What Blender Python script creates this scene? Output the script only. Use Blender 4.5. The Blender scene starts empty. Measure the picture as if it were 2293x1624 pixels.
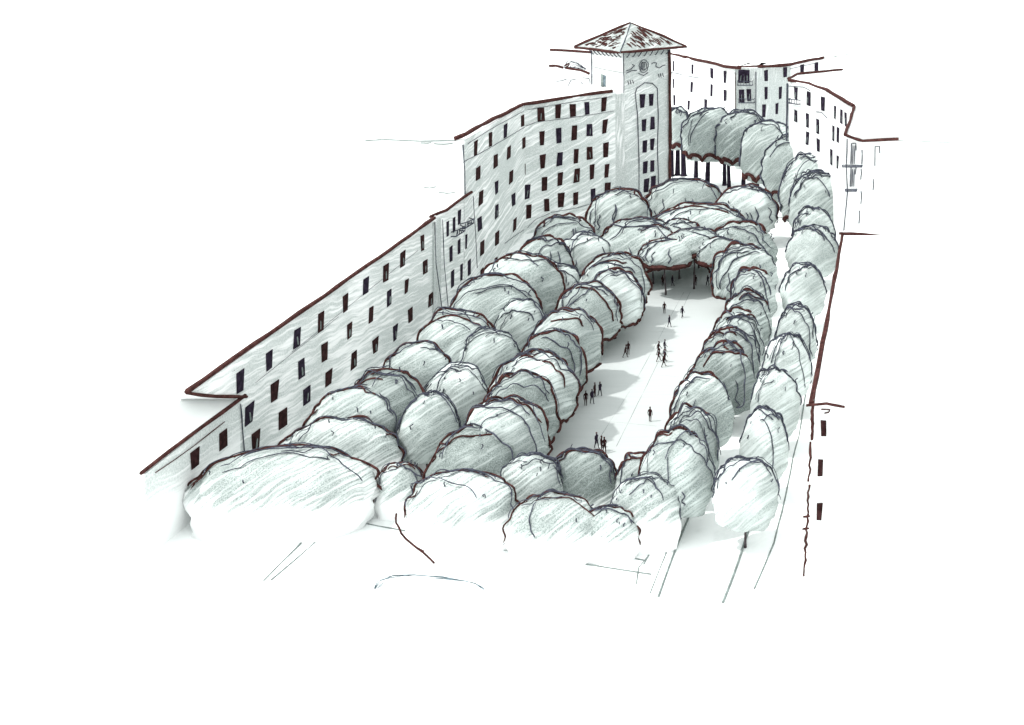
import bpy, bmesh, math, random
from mathutils import Vector, noise, Matrix
R = math.radians
scene = bpy.context.scene
col = scene.collection

# ------------------------------------------------------------------ camera
EYE = 55.0            # height of the eye above the street
K = 1.5
FOC = 1500.0*K        # focal length for a picture 2292 wide
VX, VY = 1950.0, -100.0
cd = bpy.data.cameras.new('camera')
cam = bpy.data.objects.new('camera', cd); col.objects.link(cam)
cam.location = (0, 0, EYE); cam.rotation_euler = (R(90), 0, 0)
cd.sensor_width = 36; cd.lens = 36*FOC/2292
cd.shift_x = -(VX-1146)/2292; cd.shift_y = (VY-812)/2292
cd.clip_start = 1; cd.clip_end = 6000
scene.camera = cam

# ------------------------------------------------------------------ light
SUN_EL, SUN_AZ = 56, 255          # azimuth clockwise from +Y: from the left, a little behind the viewer
w = bpy.data.worlds.new('World'); scene.world = w; w.use_nodes = True
nt = w.node_tree; nt.nodes.clear()
sky = nt.nodes.new('ShaderNodeTexSky'); sky.sky_type = 'NISHITA'; sky.sun_disc = False
sky.sun_elevation = R(SUN_EL); sky.sun_rotation = R(SUN_AZ); sky.dust_density = 4
hs = nt.nodes.new('ShaderNodeHueSaturation'); hs.inputs['Saturation'].default_value = 0.10
bg = nt.nodes.new('ShaderNodeBackground'); bg.inputs['Strength'].default_value = 0.15
wo = nt.nodes.new('ShaderNodeOutputWorld')
mixs = nt.nodes.new('ShaderNodeMix'); mixs.data_type = 'RGBA'; mixs.inputs['Factor'].default_value = 0.85   # thin even cloud over the clear sky
mixs.inputs['B'].default_value = (6.2, 6.45, 6.4, 1)
nt.links.new(sky.outputs[0], hs.inputs['Color']); nt.links.new(hs.outputs[0], mixs.inputs['A']); nt.links.new(mixs.outputs['Result'], bg.inputs[0]); nt.links.new(bg.outputs[0], wo.inputs[0])
sd = bpy.data.lights.new('sun', 'SUN'); sd.energy = 1.65; sd.angle = R(2); sd.color = (1, .985, .96)
sun = bpy.data.objects.new('sun', sd); col.objects.link(sun)
az, el = R(SUN_AZ), R(SUN_EL)
to_sun = Vector((math.sin(az)*math.cos(el), math.cos(az)*math.cos(el), math.sin(el)))
sun.rotation_euler = to_sun.to_track_quat('Z', 'Y').to_euler()
vs = scene.view_settings
vs.view_transform = 'Standard'; vs.look = 'None'; vs.gamma = 1; vs.exposure = 0.95
scene.render.film_transparent = False

# ------------------------------------------------------------------ materials
def base_mat(name):
    m = bpy.data.materials.new(name); m.use_nodes = True
    n = m.node_tree.nodes; b = n['Principled BSDF']
    b.inputs['Roughness'].default_value = 0.95
    b.inputs['Specular IOR Level'].default_value = 0.05
    return m, m.node_tree, b
def math_node(nt, op, a, b=None, clamp=False):
    n = nt.nodes.new('ShaderNodeMath'); n.operation = op; n.use_clamp = clamp
    for i, v in enumerate((a, b)):
        if v is None: continue
        if isinstance(v, (int, float)): n.inputs[i].default_value = v
        else: nt.links.new(v, n.inputs[i])
    return n.outputs[0]
def ramp01(nt, v, lo, hi):
    n = nt.nodes.new('ShaderNodeMapRange'); n.clamp = True; n.interpolation_type = 'SMOOTHSTEP'
    nt.links.new(v, n.inputs['Value']); n.inputs['From Min'].default_value = lo; n.inputs['From Max'].default_value = hi
    return n.outputs[0]
def noise_node(nt, vec, scale, detail=2, rough=.5):
    n = nt.nodes.new('ShaderNodeTexNoise'); n.inputs['Scale'].default_value = scale
    n.inputs['Detail'].default_value = detail; n.inputs['Roughness'].default_value = rough
    nt.links.new(vec, n.inputs['Vector']); return n.outputs['Fac']
def pencil(name, along, across, width, length, strength=1.0, cover=.45, paper=(.80,.815,.81), lead=(.30,.345,.335), patch=.09, grain=5.0, bare=None, gaps=None):
    """paper-white finish drawn over with slanting pencil strokes (world-space strokes, grain and bare patches)"""
    m, nt, b = base_mat(name)
    g = nt.nodes.new('ShaderNodeNewGeometry'); pos = g.outputs['Position']
    def dot(v):
        n = nt.nodes.new('ShaderNodeVectorMath'); n.operation = 'DOT_PRODUCT'
        nt.links.new(pos, n.inputs[0]); n.inputs[1].default_value = Vector(v).normalized(); return n.outputs['Value']
    s, t = dot(across), dot(along)
    wob = noise_node(nt, pos, .35, 1)
    s = math_node(nt, 'ADD', s, math_node(nt, 'MULTIPLY', wob, width*2.2))
    cx = nt.nodes.new('ShaderNodeCombineXYZ')
    nt.links.new(math_node(nt, 'MULTIPLY', t, 1/length), cx.inputs[0]); nt.links.new(math_node(nt, 'MULTIPLY', s, 1/width), cx.inputs[1])
    streak = noise_node(nt, cx.outputs[0], 1.0, 2.5, .6)
    big = noise_node(nt, pos, patch, 2, .55)
    gr = noise_node(nt, pos, grain, 2, .75)
    v = math_node(nt, 'ADD', math_node(nt, 'MULTIPLY', streak, .85), math_node(nt, 'MULTIPLY', big, .40))
    lay = ramp01(nt, v, 1.08-cover-.12, 1.08-cover+.14)
    if bare:            # the strokes stop short of the foot of the thing
        tc = nt.nodes.new('ShaderNodeTexCoord'); sp = nt.nodes.new('ShaderNodeSeparateXYZ'); nt.links.new(tc.outputs['Generated'], sp.inputs[0])
        zz = math_node(nt, 'ADD', sp.outputs[2], math_node(nt, 'MULTIPLY', math_node(nt, 'SUBTRACT', streak, .5), .5))
        drawn = ramp01(nt, zz, *bare); lay = math_node(nt, 'MULTIPLY', lay, drawn)
    gmask = math_node(nt, 'ADD', .60, math_node(nt, 'MULTIPLY', ramp01(nt, gr, .36, .64), .40))
    f = math_node(nt, 'MULTIPLY', math_node(nt, 'MULTIPLY', lay, gmask), strength, True)
    mx = nt.nodes.new('ShaderNodeMix'); mx.data_type = 'RGBA'
    nt.links.new(f, mx.inputs['Factor']); mx.inputs['A'].default_value = (*paper, 1); mx.inputs['B'].default_value = (*lead, 1)
    if gaps:            # patches the pencil never reached, still white paper
        gn = noise_node(nt, pos, gaps, 2.5, .6); gv = math_node(nt, 'ADD', math_node(nt, 'MULTIPLY', gn, .6), math_node(nt, 'MULTIPLY', streak, .4))
        m1 = nt.nodes.new('ShaderNodeMix'); m1.data_type = 'RGBA'; nt.links.new(ramp01(nt, gv, .42, .58), m1.inputs['Factor'])
        m1.inputs['A'].default_value = (*paper, 1); m1.inputs['B'].default_value = (*[x*1.45 for x in paper], 1); nt.links.new(m1.outputs['Result'], mx.inputs['A'])
    if bare:
        m0 = nt.nodes.new('ShaderNodeMix'); m0.data_type = 'RGBA'; nt.links.new(drawn, m0.inputs['Factor'])
        m0.inputs['A'].default_value = (.88,.895,.89,1); m0.inputs['B'].default_value = (*paper, 1); nt.links.new(m1.outputs['Result'], m0.inputs['B']) if gaps else None; nt.links.new(m0.outputs['Result'], mx.inputs['A'])
    nt.links.new(mx.outputs['Result'], b.inputs['Base Color'])
    return m
def ink(name, c, vary=.35):
    m, nt, b = base_mat(name)
    g = nt.nodes.new('ShaderNodeNewGeometry')
    n = noise_node(nt, g.outputs['Position'], 1.7, 3, .6)
    mx = nt.nodes.new('ShaderNodeMix'); mx.data_type = 'RGBA'
    nt.links.new(ramp01(nt, n, .35, .7), mx.inputs['Factor'])
    mx.inputs['A'].default_value = (*[x*(1-vary) for x in c], 1); mx.inputs['B'].default_value = (*[x*(1+vary) for x in c], 1)
    nt.links.new(mx.outputs['Result'], b.inputs['Base Color'])
    return m
M = {}
M['brown'] = ink('brown_ink', (.058, .024, .022))
M['slate'] = ink('slate_ink', (.060, .064, .085))
M['bluegrey'] = ink('blue_grey_ink', (.13, .17, .19))
M['shutter'] = ink('dark_shutter', (.030, .013, .013), .45)
M['shutter2'] = ink('violet_dark_shutter', (.022, .016, .028), .45)
M['graphite'] = ink('graphite', (.20, .232, .225), .25)
CR_AL, CR_AC = (.80, .12, .58), (-.58, .35, .74)
def crownmat(name, k, **kw): return pencil(name, CR_AL, CR_AC, .30*k, 4.2*k, patch=.12/k, grain=9/k, gaps=.22/k, **kw)
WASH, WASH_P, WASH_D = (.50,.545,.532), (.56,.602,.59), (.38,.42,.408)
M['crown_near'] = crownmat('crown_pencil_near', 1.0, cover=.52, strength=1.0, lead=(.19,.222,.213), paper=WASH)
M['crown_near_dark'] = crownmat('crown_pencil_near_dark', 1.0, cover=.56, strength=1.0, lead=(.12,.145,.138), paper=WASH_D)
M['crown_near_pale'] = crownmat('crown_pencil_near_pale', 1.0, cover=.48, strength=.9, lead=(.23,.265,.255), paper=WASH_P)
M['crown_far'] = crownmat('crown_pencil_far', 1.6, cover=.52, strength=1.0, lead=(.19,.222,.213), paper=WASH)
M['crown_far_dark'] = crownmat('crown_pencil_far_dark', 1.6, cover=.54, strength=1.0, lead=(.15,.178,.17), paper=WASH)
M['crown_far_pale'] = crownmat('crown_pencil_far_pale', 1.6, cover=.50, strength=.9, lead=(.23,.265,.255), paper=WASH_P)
M['crown_front'] = crownmat('crown_pencil_front', 1.0, cover=.54, strength=1.0, lead=(.19,.222,.213), paper=WASH_P, bare=(.45,.70))
M['crown_front_dark'] = crownmat('crown_pencil_front_dark', 1.0, cover=.58, strength=1.0, lead=(.12,.145,.138), paper=WASH_D, bare=(.30,.55))
M['facade_low'] = pencil('facade_pencil_low', (0,.97,-.1), (0,.1,.99), .42, 6, cover=.60, strength=.8, lead=(.36,.41,.395), paper=(.90,.91,.905), bare=(.40,.75))
M['facade_side'] = pencil('facade_pencil_side', (0,.97,-.1), (0,.1,.99), .42, 6, cover=.50, strength=.80, lead=(.36,.41,.395), paper=(.86,.87,.865))
M['facade_turn'] = pencil('facade_pencil_turn', (.75,.5,.45), (-.3,-.2,.93), .55, 9, cover=.52, strength=.85, lead=(.34,.39,.375), paper=(.86,.87,.865))
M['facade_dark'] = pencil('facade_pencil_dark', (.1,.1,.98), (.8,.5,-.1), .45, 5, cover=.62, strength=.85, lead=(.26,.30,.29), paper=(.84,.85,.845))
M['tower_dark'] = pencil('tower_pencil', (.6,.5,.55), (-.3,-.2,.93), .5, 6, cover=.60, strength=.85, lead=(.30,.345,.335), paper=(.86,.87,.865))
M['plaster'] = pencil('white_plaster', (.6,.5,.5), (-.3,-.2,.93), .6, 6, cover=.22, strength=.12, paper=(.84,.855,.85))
M['roof_white'] = pencil('white_roof', (.6,.5,.5), (-.3,.8,.2), 4, 30, cover=.30, strength=.06, paper=(.84,.855,.85), patch=.02)
M['roof_tile'] = pencil('tile_pencil', (.4,.3,.8), (.9,-.3,0), .5, 4, cover=.56, strength=.9, lead=(.20,.23,.22), paper=(.56,.585,.575))
M['ground'] = pencil('ground_paper', (.2,1,0), (1,-.2,0), 5, 60, cover=.45, strength=.20, paper=(.86,.88,.875), patch=.018, grain=1.2)
M['paving'] = pencil('paving_pencil', (1,.08,0), (0,1,0), .5, 14, cover=.42, strength=.14, paper=(.455,.48,.475), patch=.03, grain=2)
M['trunk'] = ink('trunk_ink', (.075, .06, .065), .4)

# ------------------------------------------------------------------ helpers
def mesh_obj(name, verts, faces, mat, parent=None, smooth=False, mats=None, idx=None):
    me = bpy.data.meshes.new(name); me.from_pydata([tuple(v) for v in verts], [], faces)
    for m in (mats or [mat]): me.materials.append(m)
    if idx: 
        for p, i in zip(me.polygons, idx): p.material_index = i
    if smooth: me.polygons.foreach_set('use_smooth', [True]*len(me.polygons))
    me.update()
    o = bpy.data.objects.new(name, me); col.objects.link(o)
    if parent:
        o.parent = parent
        loc = parent.matrix_world.translation if not parent.parent else None
    return o
class MB:
    """collects tubes, boxes and slabs (world coordinates) and links them as one mesh whose origin is the thing's base"""
    def __init__(s): s.v = []; s.f = []
    def tube(s, pts, rad, n=5, taper=True):
        pts = [Vector(p) for p in pts]
        k = len(pts)
        if k < 2: return
        if not hasattr(rad, '__len__'): rad = [rad]*k
        base = len(s.v); up = None
        for i, p in enumerate(pts):
            t = (pts[min(i+1, k-1)] - pts[max(i-1, 0)])
            if t.length < 1e-6: t = Vector((0,0,1))
            t.normalize()
            if up is None:
                up = t.orthogonal().normalized()
            up = (up - t*up.dot(t))
            up = up.normalized() if up.length > 1e-5 else t.orthogonal().normalized()
            sd_ = t.cross(up)
            r = rad[i]
            for j in range(n):
                a = 2*math.pi*j/n
                s.v.append(p + up*math.cos(a)*r + sd_*math.sin(a)*r)
        for i in range(k-1):
            for j in range(n):
                a, b = base+i*n+j, base+i*n+(j+1) % n
                s.f.append((a, b, b+n, a+n))
        s.f.append(tuple(base+j for j in reversed(range(n)))); s.f.append(tuple(base+(k-1)*n+j for j in range(n)))
    def stroke(s, a, b, r, wob=.5, seg=None, rnd=random):
        """hand-drawn line from a to b: it wavers and swells by a fraction of its radius"""
        a, b = Vector(a), Vector(b); L = (b-a).length
        seg = seg or max(4, int(L/2.5)); sx = rnd.uniform(0, 99)
        pts, rr = [], []
        for i in range(seg+1):
            t = i/seg
            q = noise.noise_vector(Vector((sx + t*L*.18, 0, 3)))
            pts.append(a.lerp(b, t) + q*r*2*wob); rr.append(r*(1+.45*noise.noise(Vector((sx+50+t*L*.4, 0, 0)))))
        rr[0] *= .7; rr[-1] *= .6
        s.tube(pts, rr)
    def path(s, P, r, wob=.5):
        """one continuous wavering line through several corners"""
        pts = []
        for a, b in zip(P[:-1], P[1:]):
            a, b = Vector(a), Vector(b); k = max(2, int((b-a).length/2.5))
            pts += [a.lerp(b, i/k) for i in range(k)]
        pts.append(Vector(P[-1])); sx = random.uniform(0, 99); rr = []
        for i, p in enumerate(pts):
            pts[i] = p + noise.noise_vector(Vector((sx+i*.45, 0, 3)))*r*2*wob
            rr.append(r*(1+.45*noise.noise(Vector((sx+50+i*.9, 0, 0)))))
        s.tube(pts, rr)
    def box(s, c, ax, ay, az_):
        """box with centre c and half-axes ax, ay, az_"""
        b = len(s.v); c, ax, ay, az_ = map(Vector, (c, ax, ay, az_))
        for dz in (-1, 1):
            for dx, dy in ((-1,-1), (1,-1), (1,1), (-1,1)):
                s.v.append(c+ax*dx+ay*dy+az_*dz)
        for q in ((3,2,1,0), (4,5,6,7), (0,1,5,4), (1,2,6,5), (2,3,7,6), (3,0,4,7)): s.f.append(tuple(b+i for i in q))
    def prism(s, foot, z0, ztop):
        """walls and roof over a footprint; ztop is one height or one per corner"""
        n = len(foot); b = len(s.v)
        zt = ztop if hasattr(ztop, '__len__') else [ztop]*n
        z0 = z0 if hasattr(z0, '__len__') else [z0]*n
        for (x, y), z in zip(foot, z0): s.v.append(Vector((x, y, z)))
        for (x, y), z in zip(foot, zt): s.v.append(Vector((x, y, z)))
        for i in range(n):
            j = (i+1) % n; s.f.append((b+i, b+j, b+n+j, b+n+i))
        s.f.append(tuple(b+n+i for i in range(n))); s.f.append(tuple(b+i for i in reversed(range(n))))
    def build(s, name, mat, parent=None, smooth=False):
        o0 = Vector((0,0,0)); q = parent
        while q: o0 = o0 + q.location; q = q.parent
        if parent is None:
            n = len(s.v); o0 = Vector((sum(v.x for v in s.v)/n, sum(v.y for v in s.v)/n, min(v.z for v in s.v)))
        o = mesh_obj(name, [v-o0 for v in s.v], s.f, mat, parent, smooth)
        if parent is None: o.location = o0
        return o
def tag(o, label=None, cat=None, group=None, kind=None):
    if label: o['label'] = label
    if cat: o['category'] = cat
    if group: o['group'] = group
    if kind: o['kind'] = kind
    return o
def thing(name, loc, label, cat, group=None):
    o = bpy.data.objects.new(name, None); col.objects.link(o); o.location = loc; o.empty_display_size = 1
    return tag(o, label, cat, group)
def P(x, y, Y):   # point seen at picture position x, y at distance Y
    return Vector(((x-VX)*Y/FOC, Y, EYE-(y-VY)*Y/FOC))
def G(x, y, z=0): # point seen at x, y at height z
    return P(x, y, FOC*(EYE-z)/(y-VY))
def on_wall(x, y, a, b):
    """where the line of sight through x, y meets the vertical wall over a-b"""
    d = Vector(((x-VX)/FOC, 1, -(y-VY)/FOC)); a, b = Vector((a[0],a[1],0)), Vector((b[0],b[1],0))
    n = Vector((b.y-a.y, -(b.x-a.x), 0)); t = n.dot(a)/n.dot(d)   # eye is over the origin
    p = d*t + Vector((0,0,EYE)); return p
def walldir(a, b):
    u = Vector((b[0]-a[0], b[1]-a[1], 0)).normalized(); n = Vector((u.y, -u.x, 0)); return u, n

# ------------------------------------------------------------------ ground
gm = MB(); S = 3000
gm.v = [Vector(v) for v in ((-S,-400,0), (S,-400,0), (S,5000,0), (-S,5000,0))]; gm.f = [(0,1,2,3)]
g = gm.build('ground', M['ground']); tag(g, kind='structure')
pz = MB(); pz.v = [G(x, y, .03) for x, y in ((1100,1110),(1440,1110),(1560,930),(1690,620),(1640,520),(1450,520),(1400,620))]; pz.f = [tuple(range(7))]
tag(pz.build('plaza', M['paving']), kind='structure')
def strip(name, pts, wd, z=.02, hgt=.10, mat='graphite'):
    mb = MB(); 
    pts = [Vector(p) for p in pts]
    mb.path([p+Vector((0,0,z)) for p in pts], wd, .9)
    o = mb.build(name, M[mat]); tag(o, kind='structure'); return o
def gl(*xy): return [G(x, y) for x, y in xy]
KERBS = [((1612,940),(1600,977),(1540,1165),(1505,1250),(1474,1337)), ((1625,930),(1578,1050),(1514,1185),(1454,1329)),
         ((1770,930),(1756,973),(1690,1150),(1620,1351)), ((1831,646),(1807,858),(1788,977),(1732,1217),(1688,1320)),
         ((803,1089),(700,1190),(591,1301)), ((763,1165),(606,1300)), ((665,1137),(581,1221)),
         ((647,1151),(800,1170),(1100,1225)), ((980,1165),(1100,1189),(1440,1255)), ((1100,1227),(1300,1262),(1456,1287)),
         ((1530,655),(1420,860),(1330,1000)), ((1545,655),(1450,860),(1380,1000)),
         ((1475,1215),(1430,1270),(1424,1310)), ((1490,1175),(1440,1265))]
for i, k in enumerate(KERBS):
    strip('kerb', gl(*k), (.10, .06, .11, .08)[i] if i < 4 else (.03 if i in (10, 11) else .06))
for k in (((1400,770),(1540,782)), ((1370,830),(1520,845)), ((1350,880),(1500,892)), ((1320,940),(1470,955)), ((1440,712),(1590,722)), ((1415,740),(1570,748))):
    strip('paving_joint', gl(*k), .012)

# ------------------------------------------------------------------ buildings
def body(root, street, ztop, depth, facmats, back=None, side_mat='plaster'):
    """street: plan points of the facade (left to right as seen); one facade part per stretch plus the bulk behind"""
    pts = [Vector((p[0], p[1], 0)) for p in street]
    zt = ztop if hasattr(ztop, '__len__') else [ztop]*len(pts)
    bk = back or [pts[-1]+Vector(depth[1]), pts[0]+Vector(depth[0])]
    foot = [(p[0], p[1]) for p in pts] + [(p[0], p[1]) for p in bk]
    # pull the bulk's street side 5 cm back so that the facade sheets are proud
    mb = MB(); ins = []
    for i, p in enumerate(pts):
        n = Vector((0,0,0))
        if i > 0: n += walldir(pts[i-1], p)[1]
        if i < len(pts)-1: n += walldir(p, pts[i+1])[1]
        ins.append(p - n.normalized()*.12)
    foot2 = [(p.x, p.y) for p in ins] + [(p[0], p[1]) for p in bk]
    nb = len(bk); zb = list(zt) + ([zt[-1]]+[zt[0]]*(nb-1) if nb > 1 else [zt[-1]])
    mb.prism(foot2, 0, [z-.02 for z in zb]); 
    n = len(foot2)
    o = mb.build('wall', M[side_mat], root)
    # flat roof sheet in its own part
    rb = MB(); rb.prism(foot2, [z+.0 for z in zb], [z+.12 for z in zb]); rb.build('roof', M['roof_white'], root)
    for i in range(len(pts)-1):
        a, b = pts[i], pts[i+1]; u, nn = walldir(a, b)
        fb = MB(); a2, b2 = a - nn*.11, b - nn*.11
        fb.prism([(a.x,a.y), (b.x,b.y), (b2.x,b2.y), (a2.x,a2.y)], 0, [zt[i]-.05, zt[i+1]-.05, zt[i+1]-.05, zt[i]-.05])
        fb.build('facade', M[facmats[i] if hasattr(facmats,'__len__') and not isinstance(facmats,str) else facmats], root)
def window(root, x, y, a, b, wd, ht, mat=None, frame=False):
    c = on_wall(x, y, a, b); u, n = walldir(a, b)
    mb = MB(); j = lambda s: random.uniform(-s, s)
    lean = j(.10)*wd
    hw, hh = wd/2*(1+j(.15)), ht/2*(1+j(.10)); th = .10
    q = [(-hw+j(.12)*wd, -hh+j(.04)*ht), (hw*.8+j(.15)*wd, -hh+j(.04)*ht), (hw+lean+j(.1)*wd, hh+j(.03)*ht), (-hw+lean+j(.08)*wd, hh+j(.03)*ht)]
    bidx = len(mb.v)
    for off in (.02, th):
        for (s, t) in q: mb.v.append(c + u*s + Vector((0,0,t)) + n*off)
    for f in ((3,2,1,0), (4,5,6,7), (0,1,5,4), (1,2,6,5), (2,3,7,6), (3,0,4,7)): mb.f.append(f)
    o = mb.build('window', M[mat or random.choice(('shutter','shutter','shutter2'))], root)
    if frame:   # pale gap between two leaves of the shutter
        g_ = MB(); g_.stroke(c+u*j(.12)*wd+Vector((0,0,-hh*.75))+n*(th+.01), c+u*j(.1)*wd+Vector((0,0,hh*.2))+n*(th+.01), wd*.07)
        g_.build('shutter_gap', M['graphite'], o)
    return o
def line(root, name, pts, r, mat='slate', wob=.5):
    if 'eave' in name: pts = [Vector(p)+Vector((0,-.15,r*.6)) for p in pts]
    mb = MB(); mb.path(pts, r, wob); return mb.build(name, M[mat], root)
def wallpt(x, y, a, b, off=.1):
    return on_wall(x, y, a, b) + walldir(a, b)[1]*off
def Zc(zx, zy): return 779.3+zx*.33985, 18.3+zy*.33985     # reading positions off the first enlargement
def Zb(zx, zy): return 1191.8+zx*.38385, 18.3+zy*.38385
def Za(zx, zy): return 275+zx*.4234, 412.6+zy*.4234

random.seed(7)
# ---- low front house at the left
XL = -66.0
def yAt(x): return XL*FOC/(x-VX)
YA, YB = yAt(325), yAt(538)
b1 = thing('low_house', (XL, (YA+YB)/2, 0), 'low pencil-shaded house at the far left, two dark windows under a slanting brown eave', 'house')
zA = EYE-(1060-VY)*YA/FOC; zB = EYE-(893-VY)*YB/FOC
a, b = (XL, YA), (XL, YB)
body(b1, [a, b], [zA, zB], [(-9,0,0), (-9,0,0)], 'facade_low')
line(b1, 'eave', [P(318,1062,YA-.3), P(440,968,yAt(440)), P(552,886,YB+.4)], .20, 'brown', .4)
for zx, zy, ww in ((385,1445,1.25), (530,1352,1.0)): window(b1, *Za(zx, zy), a, b, ww, 1.9, 'shutter')
line(b1, 'molding', [wallpt(345,1060,a,b), wallpt(430,1000,a,b), wallpt(500,945,a,b)], .05, 'brown', 1.5)

# ---- long three-storey house
YC = yAt(972)
b2 = thing('long_house', (XL, (YB+YC)/2, 0), 'long three-storey house with three rows of nine dark windows, left side of the promenade', 'house')
zC = EYE-(492-VY)*YC/FOC; zB2 = EYE-(799-VY)*YB/FOC
a, b = (XL, YB), (XL, YC)
body(b2, [a, b], [zB2, zC], [(-13,0,0), (-13,0,0)], 'facade_side')
YT = (EYE-zB2)*FOC/(880-VY)          # jutting gable end above the low house
Xt = (420-VX)*YT/FOC
tri = MB(); tip = P(420, 880, YT)
zl = on_wall(548, 888, a, b).z
tri.v = [Vector((tip.x,tip.y,tip.z-.15)), Vector((XL,YB,zB2-.05)), Vector((XL,YB,zl)), Vector((tip.x-6,tip.y,tip.z-.15)), Vector((XL-6,YB,zB2-.05)), Vector((XL-6,YB,zl))]
tri.f = [(0,2,1), (3,4,5), (0,1,4,3), (1,2,5,4), (2,0,3,5)]
ge = tri.build('gable_end', M['facade_side'], b2); ge.data.materials.append(M['plaster'])
for p in ge.data.polygons: p.material_index = 0 if p.index == 0 else 1
line(b2, 'eave', [tip, P(535,799,YB), P(700,683,yAt(700)), P(850,578,yAt(850)), P(975,489,YC)], .27, 'brown', .35)
line(b2, 'gable_edge', [tip, (tip+Vector((XL,YB,zl)))/2, P(552,889,YB)], .17, 'brown', .35)
line(b2, 'downpipe', [wallpt(536,905,a,b), wallpt(541,960,a,b), wallpt(545,1012,a,b)], .06, 'slate', .8)
T = [(622,1040),(773,930),(918,815),(1045,730),(1175,628),(1283,535),(1388,470),(1480,395),(1583,310)]
Mi = [(668,1215),(800,1095),(942,975),(1065,888),(1195,775),(1312,690),(1407,602),(1498,540),(1597,438)]
Bo = [(702,1358),(845,1240),(972,1115),(1088,1025),(1220,930),(1335,852),(1438,785),(1518,692),(1627,610)]
for row, hh in ((T, 2.1), (Mi, 1.95), (Bo, 1.9)):
    for q in row: window(b2, *Za(*q), a, b, 1.3, hh, None, random.random() < .5)
for (p, q) in (((480,1040),(590,985)), ((700,1050),(1140,700)), ((890,890),(1560,350))):
    line(b2, 'molding', [wallpt(*Za(*p), a, b, .06), wallpt(*Za((p[0]+q[0])/2, (p[1]+q[1])/2), a, b, .06), wallpt(*Za(*q), a, b, .06)], .022, 'slate', 1.2)

# ---- narrow house with balcony before the big block
YD = yAt(1048)
b3 = thing('narrow_house', (XL, (YC+YD)/2, 0), 'narrow pale house with scribbled balconies and a grey corner strip beside the tall block', 'house')
zD = EYE-(437-VY)*YD/FOC
a, b = (XL, YC+.02), (XL, YD)
body(b3, [a, b], [zC+.3, zD], [(-13,0,0), (-13,0,0)], 'facade_side')
line(b3, 'eave', [P(963,487,YC-.3), P(1000,472,yAt(1000)), P(1055,432,YD)], .26, 'brown', .35)
mb = MB(); y0, y1 = yAt(968), yAt(984)
mb.prism([(XL+.25,y0), (XL+.25,y1), (XL,y1), (XL,y0)], 0, zC-.3); mb.build('corner_or_shade_strip', M['facade_dark'], b3)
line(b3, 'strip_edge', [wallpt(969,498,a,b,.3), wallpt(972,590,a,b,.3), wallpt(985,690,a,b,.3)], .06)
line(b3, 'strip_edge', [wallpt(986,492,a,b,.3), wallpt(990,590,a,b,.3), wallpt(999,690,a,b,.3)], .06)
for q in ((1717,235),(1750,215),(1778,175),(1733,370),(1777,330),(1812,305),(1742,500),(1790,465),(1830,440)):
    window(b3, *Za(*q), a, b, 1.0, 2.4, 'shutter2')
for (x0, y0_, x1, y1_) in ((1008,530,1028,517), (1028,512,1048,500)):
    mb = MB(); 
    pa, pb = wallpt(x0,y0_,a,b), wallpt(x1,y1_,a,b); out = Vector((.8,0,0))
    mb.tube([pa, pa+out, pb+out, pb], .10); mb.tube([pa+Vector((0,0,.7)), pa+out+Vector((0,0,.9)), pb+out+Vector((0,0,.6)), pb+Vector((0,0,.9))], .09)
    for k in range(6): 
        q = (pa+out).lerp(pb+out, k/5); mb.tube([q, q+Vector((random.uniform(-.2,.2), random.uniform(-.2,.2), .8))], .07)
    mb.build('balcony', M['slate'], b3)

# ---- tall six-storey block, bent in plan
Yl, Ym, Yr = 108.6*K, 132.0*K, 142.0*K
l0, l1, l2 = P(1040,315,Yl), P(1175,237,Ym), P(1378,206,Yr)
b4 = thing('tall_block', (l1.x, l1.y, 0), 'tall six-storey block with rows of dark windows, bent in the middle, left of the tower', 'apartment block')
st = [(l0.x,l0.y), (l1.x,l1.y), (l2.x,l2.y)]
back = [(l2.x-9, l2.y+13), (l1.x-12, l1.y+14), (-95, Ym+10), (-95, Yl)]
body(b4, st, [l0.z, l1.z, l2.z], None, ['facade_side2' if 0 else 'facade_turn', 'facade_turn'], back)
line(b4, 'eave', [P(1017,315,Yl-.4), P(1045,303,Yl+1), P(1100,272,119*K), l1+Vector((0,-.3,.2)), P(1290,218,138*K), P(1372,206,Yr-.4)], .38, 'brown', .35)
line(b4, 'roof_line', [P(818,316,Yl), P(860,313,Yl), P(940,316,Yl), P(1020,316,Yl)], .11, 'graphite', .7)
line(b4, 'wall_corner', [P(1036,325,Yl-.15), P(1040,380,Yl-.15), P(1041,435,Yl-.15)], .09, 'slate', .6)
line(b4, 'wall_corner', [wallpt(1056,440,(XL,Yl),(XL,Yl+9),.3), wallpt(1060,520,(XL,Yl),(XL,Yl+9),.3), wallpt(1064,600,(XL,Yl),(XL,Yl+9),.3)], .06, 'slate', .6)
rows = [[(838,925),(938,865),(1035,810),(1148,742),(1272,702),(1383,680),(1480,675),(1572,662),(1685,635)],
 [(856,1088),(970,1008),(1058,952),(1158,888),(1278,857),(1388,838),(1488,822),(1590,803),(1690,780)],
 [(873,1252),(978,1180),(1072,1112),(1172,1055),(1281,1012),(1390,995),(1500,975),(1592,955),(1698,935)],
 [(866,1420),(978,1340),(1088,1262),(1180,1210),(1292,1158),(1397,1125),(1507,1105),(1605,1080),(1703,1073)],
 [(882,1580),(980,1515),(1097,1425),(1193,1340),(1308,1298),(1405,1265),(1497,1255),(1612,1235),(1708,1197)]]
for row in rows:
    for q in row:
        x, y = Zc(*q)
        if x < 1178: window(b4, x, y, st[0], st[1], 2.0, 2.3, 'shutter' if random.random()<.7 else 'shutter2', random.random()<.2)
        else: window(b4, x, y, st[1], st[2], 1.3, 2.8, 'shutter' if random.random()<.7 else 'shutter2', random.random()<.2)
for x, y in ((1078,615),(1110,592)): window(b4, x, y, st[0], st[1], 1.3, 2.2)
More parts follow.
